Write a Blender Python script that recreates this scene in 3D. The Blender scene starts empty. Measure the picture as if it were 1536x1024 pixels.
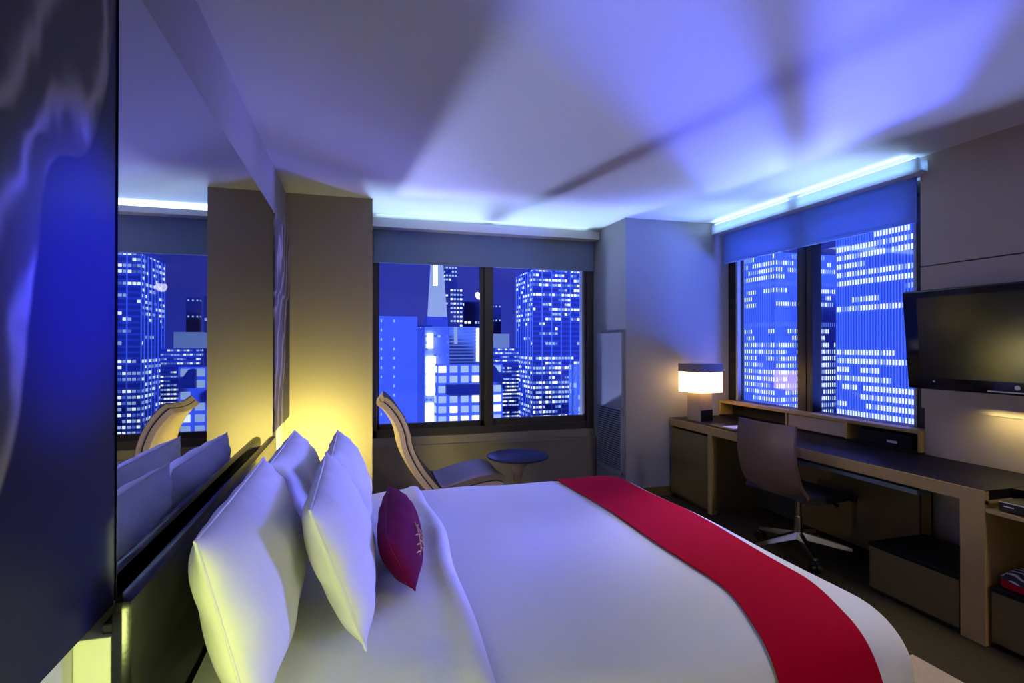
import bpy, bmesh, math, random
from mathutils import Vector, Matrix
R = math.radians
S = bpy.context.scene
COL = S.collection
random.seed(7)

# ------------------------------------------------------------------ camera
F_PX, YAW, PITCH, EYE = 803.0, R(16.2), R(0.31), 1.43
FW = Vector((math.sin(YAW) * math.cos(PITCH), math.cos(YAW) * math.cos(PITCH), math.sin(PITCH)))
RT = Vector((math.cos(YAW), -math.sin(YAW), 0))
UP = RT.cross(FW)
cam_d = bpy.data.cameras.new('camera')
cam = bpy.data.objects.new('camera', cam_d)
COL.objects.link(cam)
cam.location = (0, 0, EYE)
cam.rotation_euler = (R(90) + PITCH, 0, -YAW)
cam_d.sensor_width = 36
cam_d.lens = 36 * F_PX / 1536
cam_d.clip_start = 0.05
cam_d.clip_end = 3000
S.camera = cam
S.view_settings.view_transform = 'Standard'
S.view_settings.look = 'None'
S.view_settings.gamma = 1
S.view_settings.use_curve_mapping = False
S.view_settings.exposure = 0.0


def ray(u, v):
    return FW + RT * ((u - 768) / F_PX) + UP * ((512 - v) / F_PX)


# ------------------------------------------------------------------ materials
MATS = {}


def nodes_of(name):
    m = bpy.data.materials.new(name)
    m.use_nodes = True
    return m, m.node_tree.nodes, m.node_tree.links


def mat(name, col, rough=0.6, metal=0.0, noise=0.0, scale=40.0, bump=0.0, spec=0.5, stretch=(1, 1, 1), emit=None, estr=0.0, coat=0.0, sheen=0.0, trans=0.0):
    m, N, L = nodes_of(name)
    b = N['Principled BSDF']
    b.inputs['Base Color'].default_value = (*col, 1)
    b.inputs['Roughness'].default_value = rough
    b.inputs['Metallic'].default_value = metal
    b.inputs['Specular IOR Level'].default_value = spec
    b.inputs['Coat Weight'].default_value = coat
    b.inputs['Sheen Weight'].default_value = sheen
    if emit:
        b.inputs['Emission Color'].default_value = (*emit, 1)
        b.inputs['Emission Strength'].default_value = estr
    if noise > 0 or bump > 0:
        tc = N.new('ShaderNodeTexCoord')
        mp = N.new('ShaderNodeMapping')
        mp.inputs['Scale'].default_value = stretch
        nz = N.new('ShaderNodeTexNoise')
        nz.inputs['Scale'].default_value = scale
        nz.inputs['Detail'].default_value = 5
        L.new(tc.outputs['Object'], mp.inputs['Vector'])
        L.new(mp.outputs['Vector'], nz.inputs['Vector'])
        if noise > 0:
            mx = N.new('ShaderNodeMixRGB')
            mx.inputs['Color1'].default_value = tuple(c * (1 - noise) for c in col) + (1,)
            mx.inputs['Color2'].default_value = tuple(min(1, c * (1 + noise)) for c in col) + (1,)
            L.new(nz.outputs['Fac'], mx.inputs['Fac'])
            L.new(mx.outputs['Color'], b.inputs['Base Color'])
        if bump > 0:
            bp = N.new('ShaderNodeBump')
            bp.inputs['Strength'].default_value = bump
            bp.inputs['Distance'].default_value = 0.01
            L.new(nz.outputs['Fac'], bp.inputs['Height'])
            L.new(bp.outputs['Normal'], b.inputs['Normal'])
    if trans > 0:
        out = N['Material Output']
        tr = N.new('ShaderNodeBsdfTranslucent')
        tr.inputs['Color'].default_value = (*col, 1)
        ms = N.new('ShaderNodeMixShader')
        ms.inputs['Fac'].default_value = trans
        L.new(b.outputs[0], ms.inputs[1])
        L.new(tr.outputs[0], ms.inputs[2])
        L.new(ms.outputs[0], out.inputs['Surface'])
    MATS[name] = m
    return m


def emission(name, col, strength):
    m, N, L = nodes_of(name)
    N.remove(N['Principled BSDF'])
    e = N.new('ShaderNodeEmission')
    e.inputs['Color'].default_value = (*col, 1)
    e.inputs['Strength'].default_value = strength
    L.new(e.outputs[0], N['Material Output'].inputs['Surface'])
    MATS[name] = m
    return m


mat('wall paper', (0.21, 0.175, 0.15), 0.75, noise=0.08, scale=60, bump=0.05, stretch=(1, 1, 6))
mat('side paint', (0.30, 0.28, 0.29), 0.55, noise=0.03, scale=20)
mat('ceiling paint', (0.62, 0.62, 0.62), 0.6, noise=0.02, scale=6)
mat('corner paint', (0.27, 0.27, 0.29), 0.7, noise=0.04, scale=40)
mat('carpet', (0.040, 0.029, 0.013), 0.95, noise=0.35, scale=90, bump=0.6, spec=0.1)
mat('white trim', (0.62, 0.63, 0.66), 0.5)
mat('lit acrylic', (0.72, 0.76, 0.82), 0.5, trans=0.6)
mat('dimmed blind cloth', (0.17, 0.21, 0.30), 0.85, noise=0.05, scale=200, trans=0.22)  # copy of the blind cloth, darkened for its dimmer light
mat('blind cloth', (0.22, 0.34, 0.60), 0.85, noise=0.05, scale=200, trans=0.45)  # brighter copy of that cloth, blue window light tinted in
mat('black metal', (0.012, 0.011, 0.011), 0.4, spec=0.4)
mat('bronze metal', (0.035, 0.028, 0.022), 0.45, spec=0.4)
mat('sill laminate', (0.20, 0.17, 0.13), 0.5, noise=0.08, scale=15)
mat('walnut', (0.008, 0.006, 0.009), 0.45, spec=0.12, noise=0.3, scale=12, stretch=(8, 1, 8))
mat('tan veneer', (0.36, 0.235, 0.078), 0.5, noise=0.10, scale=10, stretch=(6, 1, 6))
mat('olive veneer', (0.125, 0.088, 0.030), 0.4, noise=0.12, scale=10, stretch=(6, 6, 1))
mat('tv panel', (0.33, 0.26, 0.20), 0.5, noise=0.05, scale=12, stretch=(1, 0.3, 4))
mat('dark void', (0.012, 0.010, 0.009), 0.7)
mat('white linen', (0.72, 0.72, 0.72), 0.8, noise=0.02, scale=160, bump=0.06, sheen=0.15)
mat('white cotton', (0.75, 0.75, 0.74), 0.75, noise=0.02, scale=13, bump=0.55)
mat('crimson cloth', (0.40, 0.001, 0.020), 0.9, noise=0.15, scale=300, bump=0.08, spec=0.04)
mat('mattress ticking', (0.5, 0.48, 0.44), 0.8)
mat('magenta satin', (0.125, 0.001, 0.035), 0.8, noise=0.10, scale=140, bump=0.08, spec=0.12)
mat('gold thread', (0.55, 0.34, 0.16), 0.45, metal=0.3)
mat('black leather', (0.004, 0.004, 0.006), 0.2, bump=0.02, scale=150, spec=0.45)
mat('pale backing', (0.62, 0.62, 0.55), 0.6, noise=0.06, scale=14, stretch=(1, 1, 0.2))
mat('brown leather', (0.13, 0.08, 0.055), 0.38, noise=0.12, scale=90, bump=0.06)
mat('seat fabric', (0.02, 0.018, 0.018), 0.7)
mat('chrome', (0.78, 0.77, 0.74), 0.16, metal=1.0)
mat('black plastic', (0.008, 0.008, 0.009), 0.4, spec=0.2)
mat('tv glass', (0.010, 0.009, 0.008), 0.16, spec=0.8)
mat('gloss black', (0.006, 0.006, 0.006), 0.12)
mat('lamp block', (0.32, 0.25, 0.18), 0.45, noise=0.08, scale=20)
mat('lamp metal', (0.42, 0.36, 0.34), 0.3, metal=0.85)
mat('mirror frame', (0.01, 0.01, 0.012), 0.35)
mat('lounge leather', (0.48, 0.37, 0.23), 0.4, noise=0.08, scale=40)
mat('lounge dark', (0.06, 0.048, 0.040), 0.55, noise=0.1, scale=60)
mat('lounge seat', (0.20, 0.15, 0.085), 0.5, noise=0.1, scale=60)
mat('lounge piping', (0.012, 0.01, 0.01), 0.5)
mat('table lacquer', (0.010, 0.014, 0.050), 0.4, spec=0.3)
mat('table base', (0.34, 0.27, 0.18), 0.4)
mat('vent metal', (0.30, 0.33, 0.38), 0.5)
mat('paper', (0.8, 0.8, 0.78), 0.7)
mat('silver print', (0.6, 0.6, 0.6), 0.4)
mat('tray blue sheen', (0.10, 0.16, 0.22), 0.35)  # blue light reflected on the tray, put in its colour
mat('rug beige', (0.36, 0.27, 0.17), 0.9, noise=0.25, scale=120, bump=0.4)
emission('lamp shade glow', (1.0, 0.60, 0.24), 6.5)
emission('board fill led', (0.28, 0.54, 1.0), 9.0)
emission('cove led', (0.50, 0.78, 1.0), 5.0)

# mirror
m, N, L = nodes_of('mirror silver')
N.remove(N['Principled BSDF'])
g = N.new('ShaderNodeBsdfGlossy')
g.inputs['Color'].default_value = (0.62, 0.64, 0.70, 1)
g.inputs['Roughness'].default_value = 0.004
L.new(g.outputs[0], N['Material Output'].inputs['Surface'])
MATS['mirror silver'] = m

# window glass: thin clear pane with a fresnel reflection
m, N, L = nodes_of('window glass')
N.remove(N['Principled BSDF'])
t = N.new('ShaderNodeBsdfTransparent')
t.inputs['Color'].default_value = (0.93, 0.95, 1, 1)
g = N.new('ShaderNodeBsdfGlossy')
g.inputs['Roughness'].default_value = 0.01
fr = N.new('ShaderNodeFresnel')
ge = N.new('ShaderNodeNewGeometry')
mp = N.new('ShaderNodeMapRange')          # the same reflection from either side of the pane
mp.inputs['To Min'].default_value = 1.45
mp.inputs['To Max'].default_value = 1 / 1.45
L.new(ge.outputs['Backfacing'], mp.inputs['Value'])
L.new(mp.outputs[0], fr.inputs['IOR'])
mx = N.new('ShaderNodeMixShader')
L.new(fr.outputs[0], mx.inputs['Fac'])
L.new(t.outputs[0], mx.inputs[1])
L.new(g.outputs[0], mx.inputs[2])
L.new(mx.outputs[0], N['Material Output'].inputs['Surface'])
MATS['window glass'] = m


def art_material(name, seed, pale):
    """a glossy print: pale gathered cloth hanging from the upper left over a dark ground"""
    m, N, L = nodes_of(name)
    b = N['Principled BSDF']

    def math_(op, x, y=None):
        n = N.new('ShaderNodeMath')
        n.operation = op
        for k_, v_ in ((0, x), (1, y)):
            if v_ is None:
                continue
            if isinstance(v_, (int, float)):
                n.inputs[k_].default_value = v_
            else:
                L.new(v_, n.inputs[k_])
        return n.outputs[0]
    tc = N.new('ShaderNodeTexCoord')
    sp_ = N.new('ShaderNodeSeparateXYZ')
    L.new(tc.outputs['Object'], sp_.inputs[0])
    Y, Z = sp_.outputs['Y'], sp_.outputs['Z']
    fc = N.new('ShaderNodeFloatCurve')
    pts = [(0.0, 0.0), (0.21, 0.06), (0.29, 0.112), (0.37, 0.14), (0.50, 0.171), (0.60, 0.195), (0.635, 0.23), (0.66, 0.31), (0.75, 0.385), (0.84, 0.42), (1.0, 0.47)]
    cv = fc.mapping.curves[0]
    for p in pts[1:-1]:
        cv.points.new(p[0], p[1])
    cv.points[0].location = pts[0]
    cv.points[-1].location = pts[-1]
    fc.mapping.update()
    L.new(math_('DIVIDE', Z, 1.34), fc.inputs['Value'])
    nz = N.new('ShaderNodeTexNoise')
    nz.inputs['Scale'].default_value = 3.5
    nz.inputs['Detail'].default_value = 3
    mp = N.new('ShaderNodeMapping')
    mp.inputs['Location'].default_value = (seed, 0, 0)
    mp.inputs['Scale'].default_value = (1, 1, 0.6)
    L.new(tc.outputs['Object'], mp.inputs['Vector'])
    L.new(mp.outputs['Vector'], nz.inputs['Vector'])
    off = math_('MULTIPLY', math_('SUBTRACT', nz.outputs['Fac'], 0.5), 0.07)
    dist = math_('ADD', math_('SUBTRACT', fc.outputs[0], Y), off)      # > 0 inside the cloth
    ms = N.new('ShaderNodeMapRange')
    ms.interpolation_type = 'SMOOTHSTEP'
    ms.inputs['From Min'].default_value = -0.004
    ms.inputs['From Max'].default_value = 0.012
    L.new(dist, ms.inputs['Value'])
    # folds run along the edge of the cloth and fan out
    fan = math_('ADD', math_('MULTIPLY', dist, 17.0), math_('ADD', math_('MULTIPLY', nz.outputs['Fac'], 9.0), math_('MULTIPLY', Z, 2.2)))
    rid = math_('POWER', math_('ABSOLUTE', math_('SINE', fan)), 7.0)
    n2 = N.new('ShaderNodeTexNoise')
    n2.inputs['Scale'].default_value = 2.2
    L.new(mp.outputs['Vector'], n2.inputs['Vector'])
    rid = math_('MULTIPLY', rid, n2.outputs['Fac'])
    cr = N.new('ShaderNodeValToRGB')
    cr.color_ramp.elements[0].position = 0.0
    cr.color_ramp.elements[0].color = (0.060 * pale, 0.050 * pale, 0.055 * pale, 1)
    cr.color_ramp.elements[1].position = 0.75
    cr.color_ramp.elements[1].color = (0.34 * pale, 0.30 * pale, 0.30 * pale, 1)
    L.new(rid, cr.inputs['Fac'])
    mx = N.new('ShaderNodeMixRGB')
    mx.inputs['Color1'].default_value = (0.007, 0.006, 0.050, 1)  # blue ground that carries the added spot's glow
    L.new(ms.outputs[0], mx.inputs['Fac'])
    L.new(cr.outputs['Color'], mx.inputs['Color2'])
    L.new(mx.outputs['Color'], b.inputs['Base Color'])
    b.inputs['Roughness'].default_value = 0.5
    b.inputs['Coat Weight'].default_value = 0.12
    b.inputs['Specular IOR Level'].default_value = 0.12
    b.inputs['Coat Roughness'].default_value = 0.25
    b.inputs['Coat IOR'].default_value = 1.5
    MATS[name] = m
    return m


art_material('art print dark ground', 1.7, 1.0)
art_material('art print gold', 4.1, 1.7)


# ------------------------------------------------------------------ mesh helpers
def box(bm, lo, hi, bev=0.0):
    lo, hi = Vector(lo), Vector(hi)
    r = bmesh.ops.create_cube(bm, size=1.0)
    c, d = (lo + hi) / 2, hi - lo
    for v in r['verts']:
        v.co = Vector((v.co.x * d.x + c.x, v.co.y * d.y + c.y, v.co.z * d.z + c.z))
    if bev > 0:
        es = list({e for v in r['verts'] for e in v.link_edges})
        bmesh.ops.bevel(bm, geom=es, offset=min(bev, min(d) * 0.45), segments=2, profile=0.6, affect='EDGES')
    return bm


def cyl(bm, p0, p1, r0, r1=None, seg=20):
    p0, p1 = Vector(p0), Vector(p1)
    r1 = r0 if r1 is None else r1
    d = p1 - p0
    q = d.to_track_quat('Z', 'Y').to_matrix().to_4x4()
    bmesh.ops.create_cone(bm, cap_ends=True, segments=seg, radius1=r0, radius2=r1, depth=d.length,
                          matrix=Matrix.Translation((p0 + p1) / 2) @ q)
    return bm


def lathe(bm, prof, c=(0, 0, 0), seg=40):
    rings = []
    for r, z in prof:
        rings.append([bm.verts.new((c[0] + r * math.cos(2 * math.pi * k / seg), c[1] + r * math.sin(2 * math.pi * k / seg), c[2] + z)) for k in range(seg)])
    for a, b in zip(rings, rings[1:]):
        for k in range(seg):
            bm.faces.new((a[k], a[(k + 1) % seg], b[(k + 1) % seg], b[k]))
    bm.faces.new(list(reversed(rings[0])))
    bm.faces.new(rings[-1])
    return bm


def tube(bm, pts, r, seg=10, closed=False):
    pts = [Vector(p) for p in pts]
    n = len(pts)
    rings = []
    for i, p in enumerate(pts):
        a = pts[(i - 1) % n] if (closed or i > 0) else p
        b = pts[(i + 1) % n] if (closed or i < n - 1) else p
        t = (b - a).normalized()
        q = t.to_track_quat('Z', 'Y')
        rr = r[i] if isinstance(r, (list, tuple)) else r
        rings.append([bm.verts.new(p + q @ Vector((rr * math.cos(2 * math.pi * k / seg), rr * math.sin(2 * math.pi * k / seg), 0))) for k in range(seg)])
    for i in range(n if closed else n - 1):
        a, b = rings[i], rings[(i + 1) % n]
        for k in range(seg):
            bm.faces.new((a[k], a[(k + 1) % seg], b[(k + 1) % seg], b[k]))
    if not closed:
        bm.faces.new(list(reversed(rings[0])))
        bm.faces.new(rings[-1])
    return bm


def sheet(bm, fn, nu, nv, thick=None):
    """grid surface fn(i/nu, j/nv)"""
    g = [[bm.verts.new(fn(i / nu, j / nv)) for j in range(nv + 1)] for i in range(nu + 1)]
    for i in range(nu):
        for j in range(nv):
            bm.faces.new((g[i][j], g[i + 1][j], g[i + 1][j + 1], g[i][j + 1]))
    if thick:
        bm.normal_update()
        bmesh.ops.solidify(bm, geom=bm.faces[:], thickness=thick)
    return bm


def cloth(bm, fn, nu, nv, under):
    """closed cloth between fn(i, j, 0) and fn(i, j, -under)"""
    g = [[[bm.verts.new(fn(i / nu, j / nv, d)) for j in range(nv + 1)] for i in range(nu + 1)] for d in (0, -under)]
    for i in range(nu):
        for j in range(nv):
            bm.faces.new((g[0][i][j], g[0][i + 1][j], g[0][i + 1][j + 1], g[0][i][j + 1]))
            bm.faces.new((g[1][i][j], g[1][i][j + 1], g[1][i + 1][j + 1], g[1][i + 1][j]))
    for i in range(nu):
        for j in (0, nv):
            bm.faces.new((g[0][i][j], g[0][i + 1][j], g[1][i + 1][j], g[1][i][j]))
    for j in range(nv):
        for i in (0, nu):
            bm.faces.new((g[0][i][j], g[0][i][j + 1], g[1][i][j + 1], g[1][i][j]))
    bmesh.ops.recalc_face_normals(bm, faces=bm.faces[:])
    return bm


def obj(name, bm, material, parent=None, smooth=False, recalc=True, base=None):
    """one mesh object; its origin at base (or the centre of its underside)"""
    if recalc:
        bmesh.ops.recalc_face_normals(bm, faces=bm.faces[:])
    me = bpy.data.meshes.new(name)
    if parent is None and base is None:
        xs = [v.co.x for v in bm.verts]
        ys = [v.co.y for v in bm.verts]
        zs = [v.co.z for v in bm.verts]
        base = Vector(((min(xs) + max(xs)) / 2, (min(ys) + max(ys)) / 2, min(zs)))
    if parent is None:
        base = Vector(base)
        for v in bm.verts:
            v.co -= base
    elif parent is not None:
        inv = world(parent).inverted()
        for v in bm.verts:
            v.co = inv @ v.co
    bm.to_mesh(me)
    bm.free()
    if smooth:
        for p in me.polygons:
            p.use_smooth = True
        try:
            me.set_sharp_from_angle(angle=R(38))
        except Exception:
            pass
    me.materials.append(MATS[material] if isinstance(material, str) else material)
    o = bpy.data.objects.new(name, me)
    COL.objects.link(o)
    if parent is None:
        o.location = base
    else:
        o.parent = parent
    return o


def world(o):
    m = Matrix.LocRotScale(o.location, o.rotation_euler, o.scale)
    return world(o.parent) @ m if o.parent else m


def tag(o, label=None, cat=None, group=None, kind=None):
    if label:
        o['label'] = label
    if cat:
        o['category'] = cat
    if group:
        o['group'] = group
    if kind:
        o['kind'] = kind
    return o


def empty(name, loc, label, cat, rz=0.0, group=None):
    o = bpy.data.objects.new(name, None)
    COL.objects.link(o)
    o.location = loc
    o.rotation_euler = (0, 0, rz)
    o.empty_display_size = 0.1
    return tag(o, label, cat, group)


def struct(name, bm, m, label=None):
    o = obj(name, bm, m)
    tag(o, label, None, None, 'structure')
    return o


def B(*boxes, bev=0.0):
    bm = bmesh.new()
    for lo, hi in boxes:
        box(bm, lo, hi, bev)
    return bm


# ------------------------------------------------------------------ the room
CZ = 2.61
XL, XR = -0.53, 3.42            # left wall face, tv wall face
YP = 4.484                      # front face of the two piers
YB = -2.2                       # wall behind the camera
struct('floor', B(((-0.75, YB - 0.2, -0.15), (3.75, 5.6, 0))), 'carpet', 'dark olive brown carpeted floor')
struct('ceiling', B(((-0.75, YB - 0.2, CZ), (3.75, 5.6, CZ + 0.15))), 'ceiling paint', 'smooth white ceiling washed with blue light')
struct('wall_left', B(((XL - 0.2, YB, 0), (XL, YP, CZ))), 'side paint', 'painted wall behind the headboard and mirror')
struct('wall_rear', B(((XL - 0.2, YB - 0.2, 0), (XR + 0.3, YB, CZ))), 'side paint')
struct('wall_back_pier', B(((XL - 0.2, YP, 0), (0.124, 5.55, CZ))), 'wall paper', 'brown papered pier left of the far window')
struct('wall_corner_pier', B(((2.405, YP, 0), (3.60, 5.55, CZ))), 'corner paint', 'grey corner pier between the two windows')
struct('wall_back', B(((0.124, 5.12, 0), (2.405, 5.5, 0.455)), ((0.124, 5.22, 0.455), (2.405, 5.5, 0.55)), ((0.124, 5.22, 2.50), (2.405, 5.5, CZ))), 'sill laminate', 'tan panelled wall below the far window')
# television wall: upper panels, a ledge line, lower recessed panel
struct('wall_right', B(((XR + 0.03, YB, 0), (3.75, 2.523, CZ)),
                       ((XR, YB, 1.922), (XR + 0.03, 2.523, CZ)),
                       ((XR, YB, 1.032), (XR + 0.03, 2.523, 1.914))), 'tv panel', 'panelled wall behind the television')
struct('wall_right_window', B(((3.58, 2.523, 0), (3.75, YP, 0.86)), ((3.53, 2.523, 2.5), (3.75, YP, CZ))), 'side paint')
struct('baseboard_corner', B(((2.405, YP - 0.015, 0), (2.87, YP, 0.09))), 'olive veneer', 'dark baseboard under the corner pier')
struct('baseboard_back', B(((XL, YP - 0.015, 0), (0.124, YP, 0.09))), 'olive veneer')

# ---- far window
w1 = bpy.data.objects.new('window_1', None)
COL.objects.link(w1)
w1.location = (1.26, 5.25, 0.55)
tag(w1, 'wide far window in black frame looking over the city', None, None, 'structure')
obj('window_frame', B(((0.128, 5.20, 0.55), (0.185, 5.32, 2.5)), ((2.33, 5.18, 0.55), (2.402, 5.32, 2.5)), ((0.128, 5.20, 0.55), (2.402, 5.32, 0.62)), ((0.128, 5.2, 2.42), (2.402, 5.32, 2.5)), bev=0.004), 'bronze metal', w1)
obj('mullion', B(((1.225, 5.19, 0.62), (1.312, 5.30, 2.42)), bev=0.004), 'bronze metal', w1)
obj('sash', B(((0.185, 5.225, 0.62), (0.205, 5.275, 2.42)), ((1.19, 5.225, 0.62), (1.225, 5.275, 2.42)), ((0.185, 5.225, 0.62), (1.225, 5.275, 0.672)), ((0.185, 5.225, 2.38), (1.225, 5.275, 2.42))), 'black metal', w1)
obj('sash', B(((1.312, 5.225, 0.62), (1.322, 5.275, 2.42)), ((2.315, 5.225, 0.62), (2.33, 5.275, 2.42)), ((1.312, 5.225, 0.62), (2.33, 5.275, 0.685))), 'bronze metal', w1)
obj('pane', B(((0.205, 5.248, 0.672), (1.19, 5.252, 2.38))), 'window glass', w1)
obj('pane', B(((1.322, 5.248, 0.685), (2.315, 5.252, 2.42))), 'window glass', w1)
obj('window_sill', B(((0.124, 5.10, 0.455), (2.405, 5.22, 0.475)), ((0.124, 5.16, 0.475), (2.405, 5.22, 0.55)), bev=0.003), 'sill laminate', w1)

# ---- right window
w2 = bpy.data.objects.new('window_2', None)
COL.objects.link(w2)
w2.location = (3.6, 3.5, 0.875)
tag(w2, 'right hand window above the desk facing an office tower', None, None, 'structure')
obj('window_frame', B(((3.53, 4.395, 0.86), (3.64, YP, 2.5)), ((3.53, 2.523, 0.86), (3.64, YP, 0.888)), ((3.53, 2.523, 2.42), (3.64, YP, 2.5)), ((3.55, 2.523, 0.885), (3.64, 2.645, 2.42)), bev=0.004), 'black metal', w2)
obj('mullion', B(((3.53, 3.48, 0.885), (3.62, 3.625, 2.42)), bev=0.004), 'bronze metal', w2)
obj('sash', B(((3.523, 3.465, 0.885), (3.62, 3.48, 2.42)), ((3.523, 3.53, 0.885), (3.53, 3.56, 2.42))), 'black metal', w2)
obj('edge_trim', B(((3.545, 4.37, 0.885), (3.58, 4.395, 2.42)), ((3.545, 2.645, 0.885), (3.58, 2.662, 2.42))), 'vent metal', w2)
obj('pane', B(((3.56, 3.625, 0.885), (3.564, 4.38, 2.42))), 'window glass', w2)
obj('pane', B(((3.56, 2.662, 0.885), (3.564, 3.48, 2.42))), 'window glass', w2)


# valances (boards with light strips at the ceiling) and blinds
v1 = empty('valance', (1.26, 5.08, 2.5), 'pale valance board along the ceiling over the far window', 'valance')
obj('board', B(((0.126, 5.04, 2.508), (2.403, 5.06, 2.588)), ((0.126, 5.06, 2.508), (2.403, 5.20, 2.520)), bev=0.002), 'white trim', v1)
obj('light_strip', B(((0.16, 5.065, 2.570), (1.20, 5.08, 2.588))), 'cove led', v1)
obj('light_strip', B(((1.27, 5.065, 2.570), (2.28, 5.08, 2.588))), 'cove led', v1)
v2 = empty('valance', (3.33, 3.48, 2.5), 'glowing valance board over the right window above the desk', 'valance')
obj('board', B(((3.335, 2.475, 2.502), (3.350, YP - 0.002, 2.588)), bev=0.002), 'lit acrylic', v2)
obj('bottom_board', B(((3.350, 2.475, 2.502), (3.47, YP - 0.002, 2.512))), 'white trim', v2)
obj('end_cap', B(((3.350, 2.475, 2.512), (3.418, 2.49, 2.580))), 'lit acrylic', v2)
for ya, yb in ((3.52, 4.44), (2.50, 3.42)):
    obj('light_strip', B(((3.340, ya, 2.5885), (3.352, yb, 2.593))), 'cove led', v2)
    obj('light_strip', B(((3.375, ya, 2.520), (3.39, yb, 2.560))), 'board fill led', v2)  # second strip hidden behind the board, added to brighten it

b1 = empty('roller_blind', (1.26, 5.17, 2.2), 'dimmed roller blind half lowered over the far window', 'blind')
obj('fabric', B(((0.15, 5.168, 2.21), (2.40, 5.171, 2.507))), 'dimmed blind cloth', b1)
obj('hem_bar', B(((0.15, 5.162, 2.195), (2.40, 5.177, 2.21)), bev=0.003), 'dimmed blind cloth', b1)
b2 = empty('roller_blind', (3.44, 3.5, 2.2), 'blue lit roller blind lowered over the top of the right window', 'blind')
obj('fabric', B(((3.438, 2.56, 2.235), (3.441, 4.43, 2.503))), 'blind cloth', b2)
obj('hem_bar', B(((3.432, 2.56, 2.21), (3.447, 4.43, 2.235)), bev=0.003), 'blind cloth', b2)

# wall grille on the pier side
gr = empty('air_grille', (2.39, 4.8, 0.2), 'tall grey air conditioning cover with louvres on the corner pier', 'air grille')
obj('cover_panel', B(((2.385, 4.53, 0.83), (2.405, 5.07, 1.54)), bev=0.003), 'vent metal', gr)
bm = bmesh.new()
for k in range(26):
    z = 0.235 + k * 0.022
    box(bm, (2.383, 4.56, z), (2.395, 5.06, z + 0.010))
obj('louver', bm, 'vent metal', gr)
obj('louver_backing', B(((2.398, 4.56, 0.23), (2.405, 5.06, 0.81))), 'black metal', gr)
obj('louver_frame', B(((2.385, 4.53, 0.2), (2.405, 4.56, 0.83)), ((2.385, 5.06, 0.2), (2.405, 5.07, 0.83)), ((2.385, 4.53, 0.2), (2.405, 5.07, 0.23)), ((2.385, 4.53, 0.81), (2.405, 5.07, 0.83))), 'vent metal', gr)

# ------------------------------------------------------------------ left wall: two prints and the mirror
MX = -0.475
mi = empty('wall_mirror', (MX, 2.4, 0.89), 'large frameless mirror between the two prints above the headboard', 'mirror')
obj('backing_box', B(((-0.526, 1.296, 0.90), (MX - 0.004, 3.43, 2.215)), bev=0.002), 'mirror frame', mi)
obj('glass', B(((MX - 0.004, 1.293, 0.893), (MX, 3.435, 2.22))), 'mirror silver', mi)


def wall_print(y0, y1, label, m):
    o = empty('wall_print', (-0.485, (y0 + y1) / 2, 0.89), label, 'artwork')
    obj('frame', B(((-0.526, y0, 0.895), (-0.488, y1, 2.23)), bev=0.002), 'mirror frame', o)
    obj('print', B(((-0.488, y0 + 0.002, 0.897), (-0.478, y1 - 0.002, 2.228))), m, o)
    return o


a1 = wall_print(0.40, 1.288, 'tall print of draped fabric nearest, in front of the mirror', 'art print dark ground')
a2 = wall_print(3.53, 4.30, 'narrow looking print of pale fabric folds beyond the mirror by the pier', 'art print gold')

# headboard
hb = empty('headboard', (-0.45, 2.18, 0), 'low black leather headboard behind the white pillows', 'headboard')
obj('front_pad', B(((-0.455, 1.205, 0.12), (-0.415, 3.165, 0.935)), bev=0.026), 'black leather', hb, smooth=True)
obj('top_ledge', B(((-0.475, 1.225, 0.865), (-0.455, 3.145, 0.885)), bev=0.003), 'black leather', hb)
obj('backing', B(((-0.526, 1.212, 0.0), (-0.455, 3.158, 0.865)), bev=0.003), 'pale backing', hb)
# pale wainscot panels below the near print
struct('trim_wainscot', B(((XL, 0.2, 0.1), (-0.515, 0.68, 0.87)), ((XL, 0.685, 0.1), (-0.515, 1.205, 0.87))), 'pale backing', 'pale panelling below the near print')

# ------------------------------------------------------------------ the bed
TOP = 0.575


def bed_point(a, b, lift=0.0, floor=0.06):
    """a along the bed from the headboard, b across it from its middle line (y = 2.185)"""
    r = 0.13 + lift
    ex, ey, rc = 1.695 - 0.13, 1.035 - 0.13, 0.16          # flat part of the top, with rounded corners
    qx, qy = a - (ex - rc), abs(b) - (ey - rc)
    sgn = 1 if b >= 0 else -1
    if qx > 0 and qy > 0:
        dist = math.hypot(qx, qy)
        nx, ny = qx / dist, qy / dist
        s_ = dist - rc
        if s_ > 0:
            s_ *= 1 - 0.7 * nx * ny
        bx, by = ex - rc + nx * rc, ey - rc + ny * rc
    elif qx > rc or (qx > 0 and qx > qy):
        s_, nx, ny, bx, by = qx - rc, 1, 0, ex, abs(b)
    else:
        s_, nx, ny, bx, by = qy - rc, 0, 1, a, ey
    crown = 0.02 * max(0, 1 - (abs(b) / 0.95) ** 2) * max(0, 1 - ((a - 0.8) / 1.1) ** 2)
    n = 0.004 * math.sin(5.1 * a + 2.3 * b) * math.sin(3.7 * b + 1.3) + 0.0025 * math.sin(13 * a - 7 * b)
    if s_ <= 0:
        return Vector((a, 2.185 + b, TOP + lift + crown + n))
    q = r * math.pi / 2
    if s_ < q:
        t = s_ / r
        out, d = r * math.sin(t), r * (1 - math.cos(t))
    else:
        out, d = r + 0.05 * (s_ - q), r + (s_ - q) * 0.99
    hang = min(1, max(0, (d - 0.08) / 0.3))
    along = b if nx > ny else a
    out += hang * (0.016 * math.sin(along * 13 + 1.1 * math.sin(along * 5)) + 0.03 * min(nx, ny) * math.sin(9 * math.atan2(ny, nx)))
    return Vector((bx + nx * out, 2.185 + sgn * (by + ny * out), max(TOP + lift + crown + n - d, floor + lift)))


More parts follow.
